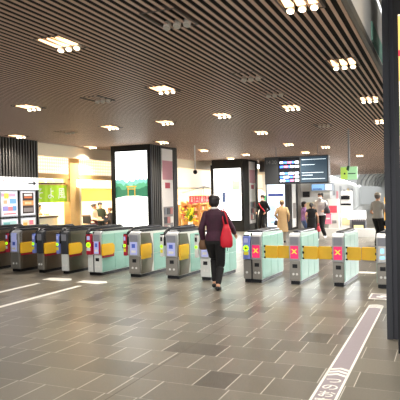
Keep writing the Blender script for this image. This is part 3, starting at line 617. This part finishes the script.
# ============================================================ CONCOURSE FITTINGS
for s_, w_, z0, z1, c_, lab in ((1.0, 1.2, 1.5, 2.0, (120, 126, 130), 'grey ventilation panel at the near end of the far white wall'), (3.2, 1.4, 1.0, 1.7, (220, 120, 130), 'pink poster near the start of the far white wall'), (6.0, 1.6, 1.2, 2.0, (150, 156, 160), 'grey glass poster along the far white wall'), (9.5, 2.2, .9, 1.8, (110, 116, 124), 'dark glass panel halfway along the far white wall'), (14, 2.6, 1.0, 1.9, (230, 200, 120), 'yellowish poster far along the white wall'), (20, 3, 1.0, 1.9, (130, 134, 140), 'grey panel at the far end of the white wall')):
    t = thing('wall_panel', lab, 'panel', (p0.x + dv.x * s_, p0.y + dv.y * s_, 0), math.atan2(dv.y, dv.x), 'panels on the far white wall')
    BX('sheet', mat('wall_panel_%d' % c_[0], c_, .4), t, 0, w_, -.04, -.002, z0, z1); BX('rim', lgrey, t, -.04, w_ + .04, -.03, 0, z0 - .04, z1 + .04)
def wallbox(name, label, cat, x0, x1, z0, z1, y, d, m, extra=()):
    t = thing(name, label, cat, ((x0 + x1) / 2, y, 0)); w = (x1 - x0) / 2
    BX('casing', m, t, -w, w, 0, d, z0, z1)
    for nm, mm, a in extra: BX(nm, mm, t, -w + 2 * w * a[0], -w + 2 * w * a[1], -.015, 0, z0 + (z1 - z0) * a[2], z0 + (z1 - z0) * a[3])
    return t
wallbox('information_monitor', 'wide monitor showing a blue scene above the man in white', 'monitor', -5.53, -4.55, 1.72, 2.06, 25.6, .4, mat('monitor_grey', (150, 160, 170), .4), (('screen', mat('mon_blue', (110, 150, 196), .3, emit=.7), (.04, .62, .12, .9)), ('screen_scene', mat('mon_dark', (40, 60, 90), .3, emit=.2), (.08, .5, .15, .35)), ('side_card', mat('mon_pale', (196, 214, 226), .3, emit=.5), (.66, .97, .12, .9))))
wallbox('dark_screen', 'black wall screen left of the man in white', 'screen', -6.0, -5.68, 1.45, 1.7, 25.9, .08, black)
wallbox('dark_screen', 'small black screen right of the man in white', 'screen', -4.12, -3.75, 1.32, 1.48, 25.2, .09, black)
wallbox('wall_door', 'white door frame beside the map pillar', 'door', -6.35, -6.1, 0, 2.1, 25.9, .08, mat('door_frame_grey', (190, 186, 180), .5))
t = wallbox('notice_screen', 'wide white lit board left of the grey-shirted man', 'board', -3.75, -2.98, .48, .84, 24.5, .05, mat('board_lit', (250, 250, 250), .5, emit=.8)); BX('stand', grey, t, -.3, .3, .01, .05, 0, .48)
t = wallbox('ticket_counter', 'low counter with yellowish display under the white board', 'counter', -3.5, -2.95, 0, .42, 24.0, .4, charcoal, (('display', mat('counter_yellow', (226, 214, 150), .5, emit=.3), (.15, .85, .15, .6)),)); 
bm = bmesh.new()
for k in range(6): box(bm, -.26 + k * .09, -.2 + k * .09, .0, .05, .42, .5)
link('leaflet_row', bm, mat('leaflet_mix', (90, 80, 84)), t)
wallbox('vending_machine', 'white machine with a red sign behind the man in white', 'machine', -4.7, -4.2, 0, 1.35, 25.0, .5, white, (('red_sign', mat('red_sign', (226, 70, 84), .5, emit=.3), (.15, .85, .55, .78)), ('slot', grey, (.2, .8, .2, .3))))
wallbox('pink_stand', 'pink round-cornered sign stand right of the man in white', 'sign', -4.62, -4.35, .3, .74, 24.0, .1, mat('pink_sign', (236, 110, 130), .5, emit=.3), (('print', white, (.2, .8, .45, .6)), ('post', grey, (.45, .55, -.68, 0))))
wallbox('ticket_machine', 'white ticket machine with black shelf in the far concourse', 'machine', -4.15, -3.7, 0, 1.7, 25.3, .5, mat('machine_white', (232, 230, 226)), (('black_shelf', black, (0, 1, .62, .67)), ('screen', charcoal, (.2, .7, .8, .88)), ('keypad', mat('machine_beige', (220, 208, 160)), (.1, .9, .1, .3))))
wallbox('orange_poster_stand', 'orange poster stand beyond the grey-shirted man', 'poster stand', -2.0, -1.5, 0, 1.42, 22.0, .1, mat('orange_board', (246, 180, 50), .5, emit=.3), (('print', mat('poster_blue_dark', (50, 70, 100)), (.1, .7, .55, .75)), ('print_lower', white, (.1, .8, .3, .5))))
wallbox('white_partition', 'low white partition in the far concourse behind the gates', 'partition', -4.4, -1.6, 0, .3, 21.0, .1, white)
wallbox('wall_phone', 'grey pamphlet rack between the map pillar and the purple shirt', 'rack', -5.75, -5.45, .5, 1.2, 25.5, .2, mat('rack_beige', (214, 196, 150)), (('rack_row', charcoal, (.1, .9, .4, .55)),))
# ============================================================ PEOPLE
def remesh(name, bm, m, parent, vox, sm=2):
    o = link(name, bm, m, None)
    md = o.modifiers.new('r', 'REMESH'); md.mode = 'VOXEL'; md.voxel_size = vox; md.use_smooth_shade = True
    md2 = o.modifiers.new('s', 'SMOOTH'); md2.iterations = sm; md2.factor = .5
    bpy.context.view_layer.update()
    me = bpy.data.meshes.new_from_object(o.evaluated_get(bpy.context.evaluated_depsgraph_get()))
    o.modifiers.clear(); old = o.data; o.data = me; bpy.data.meshes.remove(old)
    me.materials.clear(); me.materials.append(m)
    for p in me.polygons: p.use_smooth = True
    o.parent = parent; return o
def loft(bm, rings, n=16, closed=True):      # rings: (cx, cy, cz, rx, ry)
    R_ = [[bm.verts.new((cx + rx * math.cos(2 * PI * k / n), cy + ry * math.sin(2 * PI * k / n), cz)) for k in range(n)] for cx, cy, cz, rx, ry in rings]
    for a, b in zip(R_, R_[1:]):
        for k in range(n): bm.faces.new((a[k], a[(k + 1) % n], b[(k + 1) % n], b[k]))
    bm.faces.new(R_[0][::-1]); bm.faces.new(R_[-1])
def limb(bm, pts, rs, n=12):
    pts = [Vector(p) for p in pts]
    # resample to round the joints
    P_, Q = [], []
    for i in range(len(pts) - 1):
        for k in range(4):
            u = k / 4; P_.append(pts[i].lerp(pts[i + 1], u)); Q.append(rs[i] + (rs[i + 1] - rs[i]) * u)
    P_.append(pts[-1]); Q.append(rs[-1]); tube(bm, P_, Q, n)
    for p, r in zip(pts, rs): ball(bm, p, r * .99, 2)
def ik(a, b, l1, l2, hint):
    a, b = Vector(a), Vector(b); d = b - a; D = min(d.length, (l1 + l2) * .999); d.normalize()
    x_ = (l1 * l1 - l2 * l2 + D * D) / (2 * D); h_ = math.sqrt(max(0, l1 * l1 - x_ * x_))
    hv = Vector(hint); hv = (hv - d * hv.dot(d)).normalized()
    return a + d * x_ + hv * h_, a + d * D
def person(label, loc, rz, H, feet, hands, cl, vox=.011, lean=0.0, headturn=0.0, extra=None):
    """feet: ((x,y,z) left, right ankle); hands: left, right wrist; local frame faces +Y, 1.65 m tall before scaling"""
    root = thing('person', label, 'person', loc, rz); k = H / 1.65
    hy = .0; ly = lean
    sh = [Vector((-.158, ly, 1.318)), Vector((.158, ly, 1.318))]; hp = [Vector((-.085, 0, .84)), Vector((.085, 0, .84))]
    kn, an, el, wr = [], [], [], []
    for i in (0, 1):
        a, b = ik(hp[i], feet[i], .41, .40, (0, 1, 0)); kn.append(a); an.append(b)
        a, b = ik(sh[i], hands[i], .275, .245, (-.5 if i == 0 else .5, -1, -.2)); el.append(a); wr.append(b)
    hc = Vector((0, ly * 1.15 + .015, 1.525))
    def torso(bm, g, z0=.8, z1=1.42):
        R0 = [(.80, .14, .10), (.86, .162, .112), (.93, .158, .108), (1.02, .132, .095), (1.12, .138, .1), (1.22, .16, .108), (1.31, .168, .1), (1.365, .14, .08), (1.41, .07, .058)]
        rr = [(0, ly * max(0, (z - .9) / .5), z, a + g, b + g) for z, a, b in R0 if z0 - .001 <= z <= z1 + .001]
        loft(bm, rr, 20)
    # body with head, arms, fingers, legs in one mesh
    bm = bmesh.new(); torso(bm, 0)
    limb(bm, [(0, ly, 1.36), (0, ly * 1.1, 1.44), hc - Vector((0, .01, .03))], [.06, .05, .052])
    loft(bm, [(hc.x, hc.y + .012, hc.z - .115, .022, .026), (hc.x, hc.y + .012, hc.z - .095, .046, .055), (hc.x, hc.y + .008, hc.z - .055, .062, .08), (hc.x, hc.y, hc.z - .01, .073, .093), (hc.x, hc.y - .004, hc.z + .035, .076, .096), (hc.x, hc.y - .006, hc.z + .075, .066, .084), (hc.x, hc.y - .006, hc.z + .105, .042, .055), (hc.x, hc.y - .006, hc.z + .118, .012, .015)], 20)
    ball(bm, hc + Vector((0, .1, -.03)), (.013, .02, .022), 2)
    for s in (-1, 1): ball(bm, hc + Vector((s * .077, -.005, -.015)), (.012, .02, .032), 2)
    for i, s in ((0, -1), (1, 1)):
        limb(bm, [sh[i], el[i], wr[i]], [.05, .038, .026])
        limb(bm, [hp[i], kn[i], an[i]], [.085, .055, .036])
        d = (wr[i] - el[i]).normalized(); side = Vector((0, 1, 0)).cross(d); side = (Vector((0, 1, 0)) - d * d.y).normalized() if abs(d.y) < .9 else Vector((1, 0, 0)); side = (side - d * side.dot(d)).normalized()
        nrm = d.cross(side) * s
        pc = wr[i] + d * .045; limb(bm, [wr[i], pc, wr[i] + d * .075], [.024, .03, .03], 8)
        for q in range(4):
            b0 = wr[i] + d * .085 + side * (.024 - q * .016); ln = (.036, .042, .038, .03)[q]
            limb(bm, [b0 - d * .01, b0 + d * ln, b0 + d * (ln * 1.6) + nrm * -.018 * s], [.0095, .0085, .0075], 6)
        limb(bm, [wr[i] + d * .03 + side * .02, wr[i] + d * .055 + side * .045, wr[i] + d * .085 + side * .048], [.012, .01, .009], 6)
        a = an[i]; limb(bm, [a, a + Vector((0, -.02, -.045)), a + Vector((0, .1, -.055))], [.036, .034, .03], 8)
    if cl.get('neck'): pass
    bmesh.ops.scale(bm, vec=(k, k, k), verts=bm.verts); body = remesh('body', bm, skin, root, vox * k)
    def add(name, fn, m, parent=root, v=vox, r=True):
        b_ = bmesh.new(); fn(b_); bmesh.ops.scale(b_, vec=(k, k, k), verts=b_.verts)
        return remesh(name, b_, m, parent, v * k) if r else link(name, b_, m, parent, True)
    # top
    def top(b_):
        torso(b_, .016, cl.get('hem', .86), 1.42)
        sl = cl.get('sleeve', 1.0)
        for i in (0, 1):
            e = el[i]; tot = [sh[i] + Vector((0, 0, .002)), e]; rs = [.064, .052]
            if sl > .5: tot.append(e.lerp(wr[i], (sl - .5) * 2 * .93)); rs.append(.043)
            else: tot[1] = sh[i].lerp(e, sl * 2); rs = [.066, .058]
            limb(b_, tot, rs)
    add('top', top, cl['top'])
    if 'trousers' in cl:
        def tr(b_):
            torso(b_, .012, .8, .96 if cl.get('tuck') else .93); 
            for i in (0, 1): limb(b_, [hp[i], kn[i], kn[i].lerp(an[i], cl.get('tl', .93))], [.105, .078, cl.get('cuff', .062)])
        add('trousers', tr, cl['trousers'])
    if 'skirt' in cl:
        hz = cl.get('skirt_hem', .35); fl_ = cl.get('flare', .05)
        add('skirt', lambda b_: loft(b_, [(0, 0, hz, .17 + fl_, .13 + fl_), (0, 0, .6, .17 + fl_ * .6, .13 + fl_ * .5), (0, 0, .82, .18, .13), (0, 0, .95, .17, .125), (0, 0, 1.02, .15, .11)], 24), cl['skirt'])
    if 'coat' in cl:
        add('coat', lambda b_: loft(b_, [(0, 0, .42, .23, .19), (0, 0, .6, .21, .165), (0, 0, .9, .185, .14), (0, ly * .4, 1.1, .175, .132), (0, ly * .8, 1.25, .185, .13), (0, ly, 1.34, .16, .105), (0, ly, 1.385, .09, .07)], 24), cl['coat'])
    for i in (0, 1):
        a = an[i]
        add('shoe', lambda b_: (limb(b_, [a + Vector((0, -.035, -.04)), a + Vector((0, .04, -.045)), a + Vector((0, .115, -.058))], [.042, .044, .036], 10)), cl.get('shoe', black), v=.008)
    # hair
    hs = cl.get('hair', 'short'); hcol = cl.get('hairm', hairm)
    def hair(b_):
        ball(b_, hc + Vector((0, -.022, .032)), (.09, .1, .1), 3)
        ball(b_, hc + Vector((0, .02, .075)), (.078, .08, .055), 3)
        if hs == 'bob': ball(b_, hc + Vector((0, -.035, -.02)), (.092, .082, .1), 3)
        if hs == 'full': ball(b_, hc + Vector((0, -.03, .01)), (.098, .092, .1), 3); ball(b_, hc + Vector((-.03, -.02, .07)), (.08, .08, .068), 2); ball(b_, hc + Vector((.035, -.03, .06)), (.075, .08, .07), 2)
        if hs == 'bun': ball(b_, hc + Vector((0, -.11, .05)), .045, 2)
        if hs == 'pony': limb(b_, [hc + Vector((0, -.1, .04)), hc + Vector((0, -.14, -.03)), hc + Vector((0, -.13, -.12))], [.03, .035, .015])
    h_ = add('hair', hair, hcol)
    def eyes(b_):
        for s in (-1, 1): ball(b_, hc + Vector((s * .03, .088, -.002)), (.011, .008, .007), 2)
    add('eyes', eyes, eyem, body, r=False)
    if cl.get('mask'): add('face_mask', lambda b_: (ball(b_, hc + Vector((0, .055, -.055)), (.066, .06, .05), 3)), maskm)
    else: add('mouth', lambda b_: ball(b_, hc + Vector((0, .096, -.066)), (.022, .008, .006), 2), lipm, body, r=False)
    if 'cap' in cl:
        def cap(b_):
            ball(b_, hc + Vector((0, -.01, .075)), (.095, .108, .075), 3)
            limb(b_, [hc + Vector((0, .06, .06)), hc + Vector((0, .15, .045))], [.05, .02])
        add('cap', cap, cl['cap'])
    if extra: extra(root, k, dict(sh=sh, el=el, wr=wr, hc=hc, add=add))
    return root, dict(sh=sh, el=el, wr=wr, hc=hc, k=k)
def placed(bm, root_loc, rz, k):
    bmesh.ops.scale(bm, vec=(k, k, k), verts=bm.verts); shift(bm, root_loc, rz)
maroon = mat('maroon_black_blouse', (60, 22, 44), .7, var=.85, scale=7); blackcl = mat('black_cloth', (11, 10, 13), .8); redbag = mat('red_bag', (208, 26, 48), .5); brownbag = mat('brown_bag', (110, 80, 56), .6)
beige = mat('beige_coat', (214, 178, 130), .8); whitecl = mat('white_shirt', (236, 234, 232), .8); greycl = mat('grey_shirt', (176, 172, 164), .8)
def hanging_bag(name, label, loc, rz, k, top_, mid, size, m, sag=.02):
    """a soft tote: body plus two straps; coordinates local to its carrier"""
    t = thing(name, label, 'bag', loc, rz)
    cx, cy, cz = mid; w, d, h = size
    def sc(b_): bmesh.ops.scale(b_, vec=(k, k, k), verts=b_.verts); return b_
    bm = bmesh.new(); loft(bm, [(cx, cy, cz - h, w * .35, d * .7), (cx, cy, cz - h * .93, w * .5, d), (cx, cy, cz - h * .6, w * .53, d * 1.1), (cx, cy, cz - h * .25, w * .36, d * .6), (cx, cy, cz, w * .2, d * .3)], 18)
    link('bag_body', sc(bm), m, t, True)
    for s in (-1, 1):
        bm = bmesh.new(); px_ = Vector(top_)
        tube(bm, [(cx + s * w * .17, cy, cz - .03), (cx * .5 + px_.x * .5 + s * w * .17, (cy + px_.y) / 2, (cz + px_.z) / 2), (px_.x + s * .012, px_.y, px_.z)], [.013, .012, .011], 8)
        link('strap', sc(bm), m, t, True)
    return t
# 1 the walking woman, seen from behind
wl, wz = (-3.62, 8.95, 0), math.radians(8)
def col(root, k, c):
    c['add']('collar', lambda b_: limb(b_, [(-.06, -.01, 1.42), (-.03, -.055, 1.425), (.03, -.055, 1.425), (.06, -.01, 1.42)], [.02, .022, .022, .02]), whitecl)
person('woman in dark maroon blouse and black trousers walking to the gates, seen from behind', wl, wz, 1.64,
       ((-.055, .12, .1), (.06, -.1, .085)), ((-.225, .03, .84), (.3, .26, .95)),
       dict(top=maroon, trousers=blackcl, hair='full', sleeve=.9, hem=.86, cuff=.05, tl=.86), vox=.0075, extra=col)
hanging_bag('tote_bag', 'bright red tote bag on the walking woman\'s right shoulder', wl, wz, .99, (.15, -.02, 1.42), (.225, -.09, 1.15), (.21, .05, .4), redbag)
hanging_bag('hand_bag', 'brown bag hanging from the walking woman\'s left hand', wl, wz, .99, (-.225, .03, .82 + .32), (-.225, .04, .97), (.15, .07, .27), brownbag)
# 2 guard
gl, gz = (-6.42, 20.9, 0), math.radians(168)
def guardx(root, k, c):
    c['add']('sash', lambda b_: limb(b_, [(.12, .1, 1.3), (.0, .128, 1.15), (-.14, .11, 1.0)], [.025, .025, .025]), mat('guard_red', (220, 40, 60)))
person('guard in black jacket with red sash and white mask beside the second pillar', gl, gz, 1.6, ((-.09, 0, .08), (.09, 0, .08)), ((-.2, .15, .95), (.2, .15, .95)),
       dict(top=blackcl, trousers=blackcl, hair='short', mask=1), extra=guardx)
# 3 beige coat
person('person in a long beige coat and beige hat seen from behind at the guide map', (-4.92, 18.2, 0), math.radians(8), 1.42, ((-.08, 0, .08), (.08, 0, .08)), ((-.2, .12, .95), (.24, .1, .9)),
       dict(top=beige, coat=beige, trousers=mat('pale_trousers', (200, 190, 176)), hairm=mat('grey_brown_hair', (120, 92, 66)), cap=mat('beige_hat', (206, 176, 132), .8)))
hanging_bag('hand_bag', 'small dark bag at the side of the beige coat', (-4.92, 18.2, 0), math.radians(8), .86, (-.24, .1, 1.0), (-.26, .1, .86), (.16, .06, .2), charcoal)
# 4 purple shirt
person('person in purple checked shirt and blue jeans looking at papers', (-4.28, 18.6, 0), math.radians(-70), 1.36, ((-.08, .03, .08), (.08, -.03, .08)), ((-.12, .3, 1.05), (.12, .3, 1.05)),
       dict(top=mat('purple_check', (140, 100, 150), .8, var=.6, scale=30), trousers=mat('blue_jeans', (76, 96, 136), .8), hair='bob', sleeve=.6))
hanging_bag('paper_bag', 'white paper bag held by the person in purple', (-4.1, 18.62, 0), 0, 1, (0, 0, .92), (0, 0, .84), (.13, .06, .24), whitecl)
# 5 black dress
person('person in a black sleeveless dress with ponytail between purple shirt and white shirt', (-3.98, 18.4, 0), math.radians(15), 1.32, ((-.07, .02, .08), (.07, -.02, .08)), ((-.2, .05, .9), (.26, .02, .84)),
       dict(top=blackcl, skirt=blackcl, skirt_hem=.3, hair='pony', sleeve=.12))
hanging_bag('hand_bag', 'small red bag carried by the person in the black dress', (-3.98, 18.4, 0), math.radians(15), .8, (.27, .02, .8), (.27, .02, .68), (.18, .07, .24), mat('coral_bag', (220, 70, 84)))
# 6 man in white walking
person('man in white shirt, black trousers and mask walking towards the gates', (-3.85, 19.3, 0), math.radians(170), 1.64, ((-.08, -.16, .16), (.07, .16, .08)), ((-.2, .24, 1.02), (.3, .05, .9)),
       dict(top=whitecl, trousers=blackcl, hair='full', mask=1, sleeve=.3, tuck=1, hem=.86, shoe=whitecl))
hanging_bag('shoulder_bag', 'dark bag with pale flecks at the arm of the man in white', (-3.6, 19.15, 0), 0, 1, (-.02, .05, 1.4), (0, -.06, 1.18), (.22, .09, .26), mat('dark_fleck_bag', (70, 66, 72), .6, var=.9, scale=30))
# 7 grey shirt
person('elderly man in grey shirt, black trousers and pale cap beyond the last gate', (-1.78, 17.5, 0), math.radians(-25), 1.6, ((-.09, .04, .08), (.09, -.06, .08)), ((-.16, .2, .95), (.3, .12, .88)),
       dict(top=greycl, trousers=blackcl, hair='short', hairm=mat('grey_hair', (110, 104, 100)), cap=mat('pale_cap', (206, 196, 176), .8), sleeve=.3, hem=.86))
hanging_bag('shoulder_bag', 'black bag hanging at the hip of the elderly man', (-1.78, 17.5, 0), math.radians(-25), .97, (.3, .12, 1.02), (.3, .1, .9), (.3, .09, .28), blackcl)
# 8-11 shop people
person('shop worker in cream kimono top with dark red apron skirt', (-11.15, 16.35, 0), math.radians(-80), 1.42, ((-.07, 0, .08), (.07, 0, .08)), ((-.15, .25, 1.0), (.15, .25, 1.0)),
       dict(top=mat('cream_top', (236, 214, 186), .8), skirt=mat('dark_red_skirt', (92, 28, 34), .8), skirt_hem=.35, hair='bun'))
person('shopkeeper in dark green shirt and black cap behind the shop stools', (-11.3, 16.95, 0), math.radians(-120), 1.46, ((-.09, 0, .08), (.09, 0, .08)), ((-.15, .28, 1.05), (.2, .3, 1.05)),
       dict(top=mat('dark_green_shirt', (56, 70, 50), .8), trousers=blackcl, cap=black, sleeve=.4))
person('customer with brown hair in dark jacket next to the first screen', (-11.1, 17.3, 0), math.radians(100), 1.26, ((-.08, 0, .08), (.08, 0, .08)), ((-.2, .15, .95), (.2, .15, .95)),
       dict(top=mat('dark_jacket', (66, 62, 64), .8, var=.4), trousers=mat('dark_slacks', (40, 38, 44)), hairm=mat('brown_hair', (120, 80, 54))))
person('shop worker with dark hair bending behind the tea shop counter', (-11.75, 14.15, 0), math.radians(-60), 1.46, ((-.09, 0, .08), (.09, 0, .08)), ((-.15, .3, 1.08), (.15, .3, 1.08)),
       dict(top=mat('pale_brown_top', (176, 150, 130), .8), trousers=blackcl, hair='short'))
